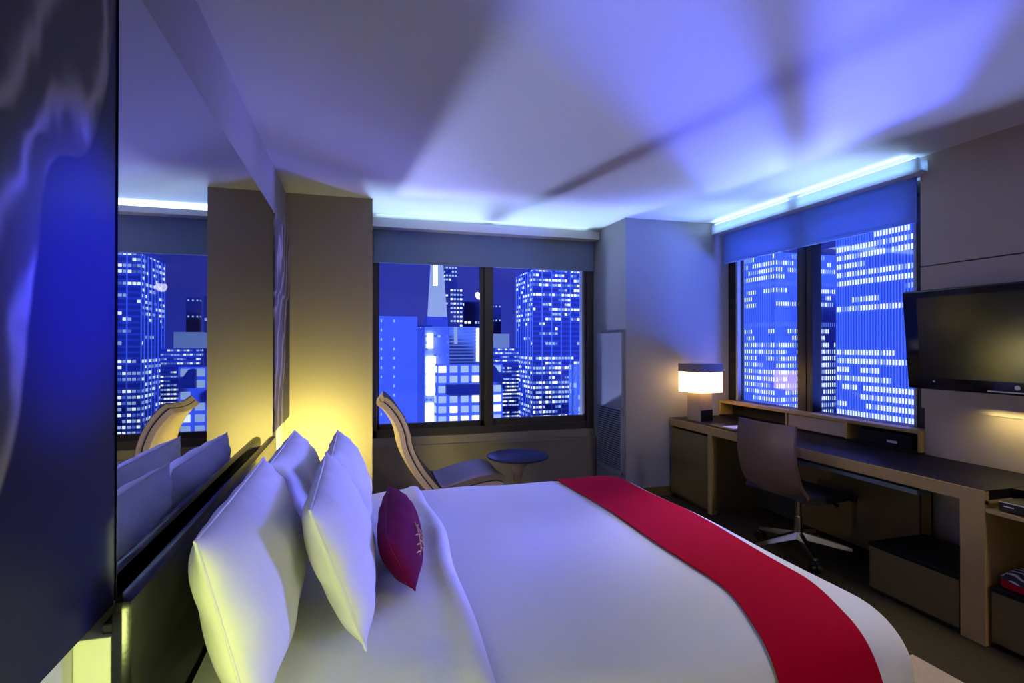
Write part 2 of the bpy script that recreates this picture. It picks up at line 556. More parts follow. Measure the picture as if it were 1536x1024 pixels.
bed = empty('bed', (0.65, 2.185, 0), 'king size bed with white bedding facing the desk', 'bed')
obj('base', B(((-0.36, 1.33, 0.02), (1.58, 3.04, 0.26)), bev=0.02), 'mattress ticking', bed)
obj('mattress', B(((-0.40, 1.31, 0.26), (1.60, 3.06, 0.53)), bev=0.06), 'mattress ticking', bed, smooth=True)


def under(i, j):
    a = -0.405 + i * 0.78
    b = -1.40 + j * 2.80
    p = bed_point(a, b, -0.012)
    if abs(b) < 0.95:
        # creases pulled out from under the pillows
        p.z += 0.006 * math.sin(a * 9 + 4.2 * b) * math.exp(-((a - 0.15) / 0.2) ** 2)
    return p


bm = sheet(bmesh.new(), under, 40, 120)
obj('fitted_sheet', bm, 'white cotton', bed, smooth=True)


def turn(i, j):
    """the sheet turned down over the head of the duvet"""
    b = -1.32 + j * 2.64
    wob = 0.018 * math.sin(b * 3.1 + 0.7) + 0.008 * math.sin(b * 8)
    a = -0.30 + i * (0.655 + wob)
    lift = -0.004 + 0.032 * min(1, max(0, i - 0.35) * 2.5)
    lift += 0.016 * math.exp(-((i - 0.94) / 0.05) ** 2)
    if i > 0.985:
        lift = 0.017
    p = bed_point(a, b, lift)
    wv_ = max(0, i - 0.45) / 0.55
    p.z += (0.012 * math.sin(b * 7.5 - i * 3.0) + 0.006 * math.sin(b * 17 + i * 4)) * wv_ * max(0, min(1, (0.98 - abs(b)) / 0.15)) * (1 - wv_) * 2.2
    return p


bm = sheet(bmesh.new(), turn, 44, 140)
o = obj('turned_down_sheet', bm, 'white cotton', bed, smooth=True)


def duv(i, j, d):
    return bed_point(0.30 + i * 1.78, -1.40 + j * 2.80, 0.013 + d)


duvet = obj('duvet', cloth(bmesh.new(), duv, 130, 170, 0.006), 'white linen', None, smooth=True, base=(1.0, 2.185, 0.3))
tag(duvet, 'plain white duvet spread over the bed', 'duvet')


def run(i, j, d):
    b = -1.36 + j * 2.72
    t = min(1, max(0, (-b - 0.60) / 0.5))
    return bed_point(1.195 + i * (0.378 - 0.05 * min(1, max(0, (0.1 - b) / 1.0))) - 0.13 * t * t * (3 - 2 * t), b, 0.024 + d)


runner = obj('bed_runner', cloth(bmesh.new(), run, 40, 150, 0.005), 'crimson cloth', None, smooth=True, base=(1.43, 2.185, 0.3))
tag(runner, 'crimson runner laid across the foot of the white duvet', 'bed runner')


def pillow_bm(l, h, t, seed, pinch=0.06, nu=44, nv=32, wr=1.0, rnd_k=0.0):
    """cushion in local axes: x length, y height, z thickness"""
    rnd = random.Random(seed)
    ph = [rnd.uniform(0, 6.28) for _ in range(6)]
    bm = bmesh.new()
    grids = []
    for side in (1, -1):
        g = []
        for i in range(nu + 1):
            row = []
            p = -1 + 2 * i / nu
            p = math.copysign(1 - (1 - abs(p)) ** 1.35, p)
            for j in range(nv + 1):
                q = -1 + 2 * j / nv
                q = math.copysign(1 - (1 - abs(q)) ** 1.35, q)
                x = l / 2 * p * (1 - pinch * (1 - q * q))
                y = h / 2 * q * (1 - pinch * 1.1 * (1 - p * p))
                x *= math.sqrt(1 - rnd_k * q * q)
                y *= math.sqrt(1 - rnd_k * p * p)
                e = max(0, (1 - abs(p) ** 3.2)) ** 0.6 * max(0, (1 - abs(q) ** 2.6)) ** 0.6
                w = 1 + wr * (0.05 * math.sin(5 * p + 3 * q + ph[0]) + 0.05 * math.sin(9 * q - 4 * p + ph[1]))
                cr = wr * 0.010 * math.sin(16 * (p * q) + 7 * q + ph[2 + (side > 0)]) * e * (1 - e)
                z = side * (t / 2 * e * w + cr * 2)
                row.append(Vector((x, y, z)))
            g.append(row)
        grids.append(g)
    top = [[bm.verts.new(grids[0][i][j]) for j in range(nv + 1)] for i in range(nu + 1)]
    bot = [[top[i][j] if i in (0, nu) or j in (0, nv) else bm.verts.new(grids[1][i][j]) for j in range(nv + 1)] for i in range(nu + 1)]
    for i in range(nu):
        for j in range(nv):
            bm.faces.new((top[i][j], top[i + 1][j], top[i + 1][j + 1], top[i][j + 1]))
            bm.faces.new((bot[i][j], bot[i][j + 1], bot[i + 1][j + 1], bot[i + 1][j]))
    rim = [grids[0][i][0] for i in range(nu + 1)] + [grids[0][nu][j] for j in range(1, nv + 1)] + \
          [grids[0][i][nv] for i in range(nu - 1, -1, -1)] + [grids[0][0][j] for j in range(nv - 1, 0, -1)]
    return bm, rim


def pillow(name, label, cat, group, y0, y1, zb, xb, xt, h, t, m, seed, yaw=0.0, wr=0.7, roll=0.0, pinch=0.035, rnd_k=0.04):
    """stands on its long edge: bottom at (xb, zb) leaning back to xt at its top"""
    l = y1 - y0
    bm, rim = pillow_bm(l, h, t, seed, pinch=pinch, wr=wr, rnd_k=rnd_k)
    dx = xt - xb
    dz = math.sqrt(max(h * h - dx * dx, 1e-4))
    upv = Vector((dx, 0, dz)).normalized()
    lx = Vector((0, 1, 0))
    nrm = lx.cross(upv)
    M = Matrix((lx, upv, nrm)).transposed().to_4x4()
    ctr = Vector(((xb + xt) / 2, (y0 + y1) / 2, zb + dz / 2))
    M = Matrix.Translation(ctr) @ Matrix.Rotation(yaw, 4, 'Z') @ Matrix.Rotation(roll, 4, 'X') @ M
    for v in bm.verts:
        v.co = M @ v.co
    o = obj(name, bm, m, None, smooth=False, base=(ctr.x, ctr.y, zb))
    for p in o.data.polygons:
        p.use_smooth = True
    tag(o, label, cat, group)
    s = bmesh.new()
    tube(s, [M @ p for p in rim], 0.0032, 6, closed=True)
    obj('seam', s, m, o, smooth=True)
    return o, M


ZB = 0.598
pillow('pillow', 'white pillow nearest the camera, leaning on the black headboard', 'pillow', 'white bed pillows', 1.25, 2.14, ZB, -0.21, -0.325, 0.44, 0.205, 'white cotton', 1)
pillow('pillow', 'white pillow against the far end of the headboard', 'pillow', 'white bed pillows', 2.19, 3.06, ZB, -0.20, -0.315, 0.40, 0.21, 'white cotton', 2)
pillow('pillow', 'white front row pillow with its open end towards the camera', 'pillow', 'white bed pillows', 1.48, 2.29, ZB + 0.010, 0.027, -0.118, 0.42, 0.172, 'white cotton', 3, roll=0.0)
pillow('pillow', 'white front row pillow beyond, half hidden beside the red cushion', 'pillow', 'white bed pillows', 2.32, 3.07, ZB + 0.010, 0.03, -0.10, 0.385, 0.175, 'white cotton', 4)
cu, M = pillow('cushion', 'small deep red cushion with gold embroidery in front of the pillows', 'cushion', None, 1.72, 2.42, ZB + 0.036, 0.208, 0.110, 0.21, 0.145, 'magenta satin', 5, wr=0.4, yaw=R(-4), pinch=0.0, rnd_k=0.14)
# embroidered sprig on the cushion's face
bm = bmesh.new()


def face_pt(p, q):
    p -= 0.08
    q -= 0.30
    e = max(0, (1 - abs(p) ** 3.2)) ** 0.6 * max(0, (1 - abs(q) ** 2.6)) ** 0.6
    return Vector((0.33 * p * math.sqrt(1 - 0.14 * q * q), 0.1075 * q * math.sqrt(1 - 0.14 * p * p), (0.075 * e * 1.04 + 0.003)))


fs = 1
stems = []
for (p0, q0, p1, q1) in ((-0.30, 0.62, -0.52, 0.25), (-0.52, 0.25, -0.70, -0.02), (-0.36, 0.50, -0.34, 0.18), (-0.36, 0.50, -0.24, 0.44), (-0.44, 0.38, -0.42, 0.06), (-0.52, 0.25, -0.48, -0.08), (-0.58, 0.16, -0.66, 0.30), (-0.60, 0.12, -0.58, -0.14), (-0.46, 0.34, -0.56, 0.50), (-0.66, 0.03, -0.74, 0.16)):
    pts = []
    for k in range(7):
        t = k / 6
        pt = face_pt(p0 + (p1 - p0) * t + 0.02 * math.sin(3.1 * t), q0 + (q1 - q0) * t)
        pts.append(M @ Vector((pt.x, pt.y, fs * pt.z)))
    tube(bm, pts, [0.0008 + 0.0024 * math.sin(math.pi * (0.15 + 0.8 * k / 6)) for k in range(7)], 6)
obj('embroidery', bm, 'gold thread', cu, smooth=True)

# beige rug edge on the floor by the foot of the bed
rug = obj('floor_rug', B(((1.80, -0.6, 0.0), (2.45, 1.85, 0.012)), bev=0.004), 'rug beige')
tag(rug, 'beige rug on the carpet beside the foot of the bed', 'rug')

# ------------------------------------------------------------------ desk along the right wall
XD = 2.86
dk = empty('desk', (3.1, 3.1, 0), 'long desk with dark top and tan edge under the right window', 'desk')
obj('worktop', B(((XD + 0.006, 1.815, 0.690), (3.44, 2.523, 0.737)), ((XD + 0.006, 2.523, 0.690), (3.57, 4.478, 0.737))), 'walnut', dk)
obj('edge_band', B(((XD, 1.815, 0.668), (XD + 0.03, 4.468, 0.735)), bev=0.002), 'tan veneer', dk)
obj('side_panel', B(((XD, 1.815, 0), (3.40, 1.925, 0.690)), bev=0.002), 'tan veneer', dk)
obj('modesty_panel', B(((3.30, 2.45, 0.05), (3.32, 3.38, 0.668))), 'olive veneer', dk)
obj('knee_shade', B(((3.30, 3.382, 0.05), (3.32, 3.843, 0.668))), 'dark void', dk)  # near-black panel painted in for the shade under the desk
obj('tray', B(((2.93, 2.185, 0.610), (3.25, 3.40, 0.637)), bev=0.003), 'tray blue sheen', dk)
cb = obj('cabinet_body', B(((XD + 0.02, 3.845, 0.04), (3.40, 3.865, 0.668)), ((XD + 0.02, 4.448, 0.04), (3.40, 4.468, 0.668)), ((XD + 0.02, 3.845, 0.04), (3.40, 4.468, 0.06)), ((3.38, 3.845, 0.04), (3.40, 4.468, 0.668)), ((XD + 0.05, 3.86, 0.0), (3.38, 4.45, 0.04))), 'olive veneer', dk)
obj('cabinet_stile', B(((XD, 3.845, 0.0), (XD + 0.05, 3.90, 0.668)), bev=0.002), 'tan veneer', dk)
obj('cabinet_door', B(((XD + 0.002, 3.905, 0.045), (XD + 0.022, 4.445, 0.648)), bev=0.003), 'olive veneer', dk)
obj('inner_panel', B(((3.32, 2.45, 0.0), (3.40, 2.47, 0.668))), 'tan veneer', dk)

# low bench box under the desk and its neighbour to the right of the desk
bn = empty('bench_box', (3.1, 2.17, 0), 'low tan storage box on the floor under the desk', 'storage box')
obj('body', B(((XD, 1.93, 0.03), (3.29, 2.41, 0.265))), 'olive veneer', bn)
obj('lid', B(((XD - 0.006, 1.927, 0.270), (3.295, 2.415, 0.288)), bev=0.002), 'walnut', bn)
obj('plinth', B(((XD + 0.03, 1.95, 0.0), (3.27, 2.39, 0.03))), 'dark void', bn)

mu = empty('media_unit', (3.1, 1.4, 0), 'open shelf unit right of the desk leg holding a player', 'shelf unit')
obj('body', B(((XD + 0.02, 0.9, 0.03), (3.42, 1.80, 0.265))), 'olive veneer', mu)
obj('lid', B(((XD + 0.012, 0.9, 0.270), (3.42, 1.805, 0.288)), bev=0.002), 'walnut', mu)
obj('plinth', B(((XD + 0.06, 0.92, 0.0), (3.40, 1.78, 0.03))), 'dark void', mu)
obj('shelf', B(((XD, 0.9, 0.635), (3.42, 1.812, 0.655)), bev=0.002), 'tan veneer', mu)
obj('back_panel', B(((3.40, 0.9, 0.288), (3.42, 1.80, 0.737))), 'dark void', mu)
obj('side_panel', B(((XD + 0.02, 0.88, 0.03), (3.42, 0.9, 0.737))), 'olive veneer', mu)
obj('top', B(((3.04, 0.88, 0.715), (3.446, 1.812, 0.737)), bev=0.002), 'walnut', mu)

dv = empty('video_player', (3.0, 1.55, 0.655), 'flat black video player on the shelf right of the desk', 'video player')
obj('case', B(((XD + 0.012, 1.33, 0.659), (3.20, 1.765, 0.705)), bev=0.004), 'black plastic', dv)
obj('highlight_line', B(((XD + 0.009, 1.335, 0.700), (XD + 0.014, 1.762, 0.704))), 'silver print', dv)  # pale strip drawn in as the edge highlight
obj('logo', B(((XD + 0.010, 1.705, 0.682), (XD + 0.0135, 1.745, 0.686))), 'silver print', dv)
for yy in (1.36, 1.73):
    for xx in (XD + 0.05, 3.16):
        obj('foot', B(((xx, yy, 0.656), (xx + 0.02, yy + 0.02, 0.659))), 'black plastic', dv)

# folded throw on the unit's lid
m, N, L = nodes_of('patterned throw')
b = N['Principled BSDF']
b.inputs['Roughness'].default_value = 0.85
tc = N.new('ShaderNodeTexCoord')
wv = N.new('ShaderNodeTexWave')
wv.inputs['Scale'].default_value = 9
wv.inputs['Distortion'].default_value = 9
wv.inputs['Detail'].default_value = 1
cr = N.new('ShaderNodeValToRGB')
cr.color_ramp.elements[0].position = 0.62
cr.color_ramp.elements[0].color = (0.02, 0.02, 0.022, 1)
cr.color_ramp.elements[1].position = 0.72
cr.color_ramp.elements[1].color = (0.5, 0.5, 0.5, 1)
L.new(tc.outputs['Object'], wv.inputs['Vector'])
L.new(wv.outputs['Fac'], cr.inputs['Fac'])
L.new(cr.outputs['Color'], b.inputs['Base Color'])
MATS['patterned throw'] = m


def throw_top(i, j):
    x = 2.91 + 0.33 * i
    y = 1.28 + 0.50 * j
    ed = min(i, 1 - i, j, 1 - j)
    z = 0.335 + 0.03 * min(1, ed * 9) ** 0.5 + 0.010 * math.sin(9 * i + 5 * j) + 0.008 * math.sin(14 * j - 3 * i)
    return Vector((x, y, z))


th = empty('folded_throw', (3.08, 1.53, 0.288), 'folded black and white patterned throw with red underside on the low unit', 'throw')
bm = B(((2.905, 1.275, 0.289), (3.245, 1.785, 0.338)), bev=0.02)
obj('red_layer', bm, 'crimson cloth', th, smooth=True)
bm = sheet(bmesh.new(), throw_top, 24, 30, thick=-0.012)
obj('patterned_layer', bm, 'patterned throw', th, smooth=True, recalc=False)

# hutch of pigeonholes under the window sill, standing on the desk
hu = empty('desk_hutch', (3.49, 3.50, 0.737), 'low pigeonhole shelf along the back of the desk under the window', 'desk shelf')
hy0, hy1 = 2.527, 4.478
HX = 3.42
obj('top_board', B(((HX - 0.003, hy0, 0.862), (3.527, hy1, 0.886)), bev=0.002), 'tan veneer', hu)
obj('bottom_board', B(((HX, hy0, 0.738), (3.57, hy1, 0.748))), 'walnut', hu)
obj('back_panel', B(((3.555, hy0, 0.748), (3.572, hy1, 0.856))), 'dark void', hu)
for y in (hy0, 3.055, 3.62, hy1 - 0.018):
    obj('divider', B(((HX - 0.002, y, 0.748), (3.555, y + 0.018, 0.862))), 'tan veneer', hu)
obj('flap', B(((HX + 0.006, 3.076, 0.752), (HX + 0.018, 3.618, 0.858)), bev=0.002), 'tv panel', hu)
bx = empty('set_top_box', (3.49, 2.8, 0.748), 'small black box with a pale label in the pigeonhole by the television', 'set-top box')
obj('case', B(((3.445, 2.60, 0.7485), (3.55, 2.99, 0.835)), bev=0.004), 'black plastic', bx)
obj('label_plate', B(((3.441, 2.70, 0.772), (3.446, 2.77, 0.788))), 'silver print', bx)

# notepad
npd = empty('notepad', (3.0, 3.78, 0.737), 'black folder with a white notepad on the desk beside the lamp', 'notepad')
obj('folder', B(((2.89, 3.60, 0.7375), (3.14, 3.96, 0.746)), bev=0.003), 'black plastic', npd)
obj('paper', B(((2.93, 3.66, 0.746), (3.10, 3.80, 0.750))), 'paper', npd)

# ------------------------------------------------------------------ desk lamp
LX, LY = 3.03, 4.235
lp = empty('table_lamp', (LX, LY, 0.737), 'square table lamp glowing warm at the far end of the desk', 'lamp', rz=R(12))
WL = world(lp)


def local_box(parent, lo, hi, bev=0.0):
    bm = B((lo, hi), bev=bev)
    w = world(parent)
    for v in bm.verts:
        v.co = w @ v.co
    return bm


obj('base', local_box(lp, (-0.075, -0.075, 0.0), (0.075, 0.075, 0.10), 0.003), 'black plastic', lp)
obj('stem_block', local_box(lp, (-0.085, -0.075, 0.0), (-0.075, 0.075, 0.26), 0.002), 'lamp block', lp)
obj('stem_block', local_box(lp, (-0.075, -0.07, 0.10), (0.07, 0.07, 0.26), 0.002), 'lamp block', lp)
obj('shade', local_box(lp, (-0.135, -0.135, 0.26), (0.135, 0.135, 0.445), 0.003), 'lamp shade glow', lp)
bm = local_box(lp, (-0.138, -0.138, 0.445), (0.138, 0.138, 0.52), 0.003)
obj('shade_cap', bm, 'lamp metal', lp)

# ------------------------------------------------------------------ television
tv = empty('television', (3.22, 1.88, 1.17), 'wall mounted flat black television on the panelled wall', 'television')
TW = Matrix.Translation((3.19, 1.88, 1.455)) @ Matrix.Rotation(R(-5), 4, 'Y')


def tvb(lo, hi, bev=0.0):
    bm = B((lo, hi), bev=bev)
    for v in bm.verts:
        v.co = TW @ v.co
    return bm


obj('casing', tvb((-0.02, -0.555, -0.285), (0.05, 0.555, 0.29), 0.012), 'gloss black', tv, smooth=True)
obj('screen', tvb((-0.0225, -0.47, -0.215), (-0.02, 0.47, 0.245)), 'tv glass', tv)
obj('chin_strip', tvb((-0.024, -0.40, -0.272), (-0.02, 0.13, -0.266)), 'silver print', tv)
bm = bmesh.new()
cyl(bm, (-0.024, -0.005, -0.243), (-0.019, -0.005, -0.243), 0.012, seg=20)
for v in bm.verts:
    v.co = TW @ v.co
obj('emblem', bm, 'silver print', tv)
bm = bmesh.new()
cyl(bm, (-0.0235, 0.40, -0.235), (-0.019, 0.40, -0.235), 0.005, seg=12)
for v in bm.verts:
    v.co = TW @ v.co
obj('indicator', bm, 'silver print', tv)
bm = bmesh.new()
box(bm, (3.24, 1.78, 1.32), (XR, 1.98, 1.58), 0.004)
obj('wall_mount', bm, 'black metal', tv)

# ------------------------------------------------------------------ office chair
ch = empty('office_chair', (2.90, 2.97, 0), 'brown leather swivel chair with chrome base pulled up to the desk', 'chair', rz=R(5))
CW = world(ch)


def put(bm, w):
    for v in bm.verts:
        v.co = w @ v.co
    return bm


def back_fn(i, j):
    """i across, j up; seat faces +x locally"""
    y = -0.235 + 0.47 * i
    t = j
    z = 0.455 + 0.46 * t
    x = -0.245 - 0.055 * math.sin(t * math.pi * 0.9) * 0.6 - 0.045 * (1 - math.exp(-((t) / 0.5) ** 2)) + 0.04 * math.exp(-((t - 0.0) / 0.12) ** 2)
    x += 0.035 * math.cos((i - 0.5) * math.pi) * -1 + 0.03
    y *= 1.0 - 0.04 * t
    return Vector((x, y, z))


bm = sheet(bmesh.new(), back_fn, 18, 24, thick=0.028)
bmesh.ops.recalc_face_normals(bm, faces=bm.faces[:])
obj('backrest', put(bm, CW), 'brown leather', ch, smooth=True)


def seat_fn(i, j):
    x = -0.215 + 0.475 * i
    y = -0.235 + 0.47 * j
    z = 0.462 - 0.012 * math.sin(i * math.pi) - 0.035 * max(0, (i - 0.8) / 0.2) ** 2 + 0.02 * max(0, (0.15 - i) / 0.15) ** 2
    return Vector((x, y, z))


bm = sheet(bmesh.new(), seat_fn, 20, 16, thick=0.045)
obj('seat', put(bm, CW), 'seat fabric', ch, smooth=True)
bm = bmesh.new()
cyl(bm, (0, 0, 0.25), (0, 0, 0.42), 0.02)
cyl(bm, (0, 0, 0.12), (0, 0, 0.26), 0.03)
obj('column', put(bm, CW), 'chrome', ch, smooth=True)
bm = bmesh.new()
box(bm, (-0.09, -0.07, 0.405), (0.09, 0.07, 0.425), 0.006)
obj('seat_plate', put(bm, CW), 'black metal', ch)
bm = bmesh.new()
tube(bm, [(0.05, -0.07, 0.41), (0.06, -0.20, 0.405), (0.065, -0.24, 0.385)], [0.006, 0.006, 0.014], 10)
obj('lever', put(bm, CW), 'black plastic', ch, smooth=True)
for k in range(5):
    a = R(-122 + 72 * k)
    c, s = math.cos(a), math.sin(a)
    bm = bmesh.new()
    for (r0, r1, z0, z1, w0, w1) in ((0.02, 0.31, 0.135, 0.085, 0.024, 0.013),):
        t = Vector((-s, c, 0))
        p0, p1 = Vector((c * r0, s * r0, z0)), Vector((c * r1, s * r1, z1))
        vs = []
        for p, w, hh in ((p0, w0, 0.022), (p1, w1, 0.011)):
            for dy, dz in ((-w, -hh), (w, -hh), (w * 0.7, hh), (-w * 0.7, hh)):
                vs.append(bm.verts.new(p + t * dy + Vector((0, 0, dz))))
        for f in ((0, 1, 2, 3), (4, 5, 6, 7), (0, 1, 5, 4), (1, 2, 6, 5), (2, 3, 7, 6), (3, 0, 4, 7)):
            bm.faces.new([vs[q] for q in f])
    bmesh.ops.recalc_face_normals(bm, faces=bm.faces[:])
    lg = obj('base_leg', put(bm, CW), 'chrome', ch)
    bm = bmesh.new()
    for sd in (-1, 1):
        t = Vector((-s, c, 0)) * 0.017 * sd
        q = Vector((c * 0.31, s * 0.31, 0.031)) + t
        ax = Vector((-s, c, 0)) * 0.010
        cyl(bm, q - ax, q + ax, 0.031, seg=20)
    cyl(bm, (c * 0.31, s * 0.31, 0.031), (c * 0.31, s * 0.31, 0.08), 0.008, seg=10)
    obj('caster', put(bm, CW), 'black plastic', lg, smooth=True)

# ------------------------------------------------------------------ lounge chair by the far window
lc = empty('lounge_chair', (0.65, 4.14, 0), 'low cream lounge chair with a tall curved back beneath the far window', 'chair')
prof = [(0.18, 1.025), (0.225, 0.985), (0.285, 0.90), (0.325, 0.80), (0.345, 0.70), (0.385, 0.60), (0.45, 0.49), (0.53, 0.385), (0.575, 0.35), (0.63, 0.345), (0.75, 0.375), (0.88, 0.405), (1.00, 0.415), (1.06, 0.395)]


def spline(ps, n):
    out = []
    for k in range(n + 1):
        t = k / n * (len(ps) - 1)
        i = min(int(t), len(ps) - 2)
        f = t - i
        g = lambda q: Vector(ps[max(0, min(len(ps) - 1, q))])
        p0, p1, p2, p3 = g(i - 1), g(i), g(i + 1), g(i + 2)
        out.append(0.5 * (2 * p1 + (p2 - p0) * f + (2 * p0 - 5 * p1 + 4 * p2 - p3) * f * f + (3 * p1 - p0 - 3 * p2 + p3) * f ** 3))
    return out


def slab(ps, y0, y1, off0, off1, ny=10, dish=0.0):
    """closed slab between two offsets of a profile in the x-z plane"""
    bm = bmesh.new()
    n = len(ps)
    nor = []
    for i in range(n):
        a, b = ps[max(0, i - 1)], ps[min(n - 1, i + 1)]
        t = Vector((b[0] - a[0], b[1] - a[1])).normalized()
        nor.append(Vector((-t.y, t.x)))
    lo = [[None] * (ny + 1) for _ in range(n)]
    hi = [[None] * (ny + 1) for _ in range(n)]
    for i in range(n):
        for j in range(ny + 1):
            f = j / ny
            y = y0 + (y1 - y0) * f
            d = dish * (1 - (2 * f - 1) ** 2)
            for arr, off in ((lo, off0), (hi, off1)):
                p = Vector(ps[i]) + nor[i] * (off - d)
                arr[i][j] = bm.verts.new((p.x, y, p.y))
    for i in range(n - 1):
        for j in range(ny):
            bm.faces.new((lo[i][j], lo[i][j + 1], lo[i + 1][j + 1], lo[i + 1][j]))
            bm.faces.new((hi[i][j], hi[i + 1][j], hi[i + 1][j + 1], hi[i][j + 1]))
        bm.faces.new((lo[i][0], lo[i + 1][0], hi[i + 1][0], hi[i][0]))
        bm.faces.new((lo[i][ny], hi[i][ny], hi[i + 1][ny], lo[i + 1][ny]))
    for i in (0, n - 1):
        for j in range(ny):
            bm.faces.new((lo[i][j], hi[i][j], hi[i][j + 1], lo[i][j + 1]))
    bmesh.ops.recalc_face_normals(bm, faces=bm.faces[:])
    return bm


ps = spline(prof, 60)
kb = 38
obj('shell', slab(ps, 3.86, 4.42, -0.035, 0.0, 10, 0.02), 'lounge leather', lc, smooth=True)
obj('back_cushion', slab(ps[:kb], 3.865, 4.415, 0.008, 0.040, 10, 0.02), 'lounge leather', lc, smooth=True)
obj('seat_cushion', slab(ps[kb:], 3.865, 4.415, 0.008, 0.050, 10, 0.012), 'lounge seat', lc, smooth=True)
obj('piping', slab(ps[1:-1], 3.862, 4.418, 0.0, 0.008, 8, 0.02), 'lounge piping', lc)
obj('back_facing', slab(ps[:kb], 3.875, 4.405, 0.040, 0.046, 10, 0.022), 'lounge dark', lc, smooth=True)
bm = bmesh.new()
cyl(bm, (0.80, 4.14, 0.0), (0.80, 4.14, 0.025), 0.25, 0.24, 32)
cyl(bm, (0.80, 4.14, 0.025), (0.80, 4.14, 0.36), 0.03)
obj('pedestal', bm, 'chrome', lc, smooth=True)

# round table
st = empty('side_table', (1.24, 4.10, 0), 'small round tulip table with a dark blue top by the lounge chair', 'table')
bm = lathe(bmesh.new(), [(0.03, 0.525), (0.235, 0.528), (0.245, 0.535), (0.245, 0.545), (0.235, 0.550), (0.02, 0.550)], (1.24, 4.10, 0), 56)
obj('table_top', bm, 'table lacquer', st, smooth=True)
bm = lathe(bmesh.new(), [(0.19, 0.0), (0.19, 0.008), (0.12, 0.022), (0.055, 0.06), (0.03, 0.14), (0.026, 0.25), (0.032, 0.38), (0.06, 0.46), (0.12, 0.505), (0.17, 0.5245), (0.02, 0.5246)], (1.24, 4.10, 0), 40)
obj('pedestal', bm, 'table base', st, smooth=True)

# ------------------------------------------------------------------ the city outside
mat('tower skin blue', (0.34, 0.44, 0.80), 0.6)
mat('tower skin deep', (0.16, 0.20, 0.55), 0.6)
mat('tower skin pale', (0.62, 0.70, 0.90), 0.6)
mat('tower skin dark', (0.06, 0.07, 0.22), 0.6)
mat('tower fin', (0.52, 0.66, 0.95), 0.5)
mat('tower glass', (0.10, 0.12, 0.36), 0.35)
mat('tower fin dark', (0.05, 0.06, 0.22), 0.5)
mat('street', (0.1, 0.11, 0.2), 0.8, noise=0.4, scale=0.05)
WIN = [emission('lit window white', (0.86, 0.95, 1.0), 1.7), emission('lit window pale', (0.42, 0.60, 1.0), 1.0),
       emission('lit window blue', (0.14, 0.26, 1.0), 0.75), emission('lit window warm', (1.0, 0.82, 0.80), 1.2),
       emission('crown floodlight glow', (0.36, 0.50, 1.0), 0.85), emission('led sign', (0.85, 0.93, 1.0), 3.5), emission('wall floodlight glow', (0.25, 0.40, 1.0), 0.62)]  # floodlit surfaces emit: the floodlight is put into them as glow
GZ = -105.0
gnd = obj('street_ground', B(((-400, 40, GZ - 1), (900, 900, GZ))), 'street')
tag(gnd, 'dark city streets far below the windows', None, None, 'structure')

QUADS = {}


def quad_mesh(w, h, face, mi_):
    key = (round(w, 3), round(h, 3), face, mi_)
    if key not in QUADS:
        me = bpy.data.meshes.new('lit_window')
        if face == 'x':
            vs = [(0, 0, 0), (0, -w, 0), (0, -w, h), (0, 0, h)]
        else:
            vs = [(0, 0, 0), (w, 0, 0), (w, 0, h), (0, 0, h)]
        d = 0.12
        vs2 = [(x + (d if face == 'x' else 0), y + (0 if face == 'x' else d), z) for x, y, z in vs]
        me.from_pydata(vs + vs2, [], [(0, 1, 2, 3), (7, 6, 5, 4), (0, 4, 5, 1), (1, 5, 6, 2), (2, 6, 7, 3), (3, 7, 4, 0)])
        me.materials.append(WIN[mi_])
        QUADS[key] = me
    return QUADS[key]


def hit(u, depth):
    r = ray(u, 516)
    return r.x * depth, r.y * depth


def height(u, v, depth):
    return EYE + ray(u, v).z * depth


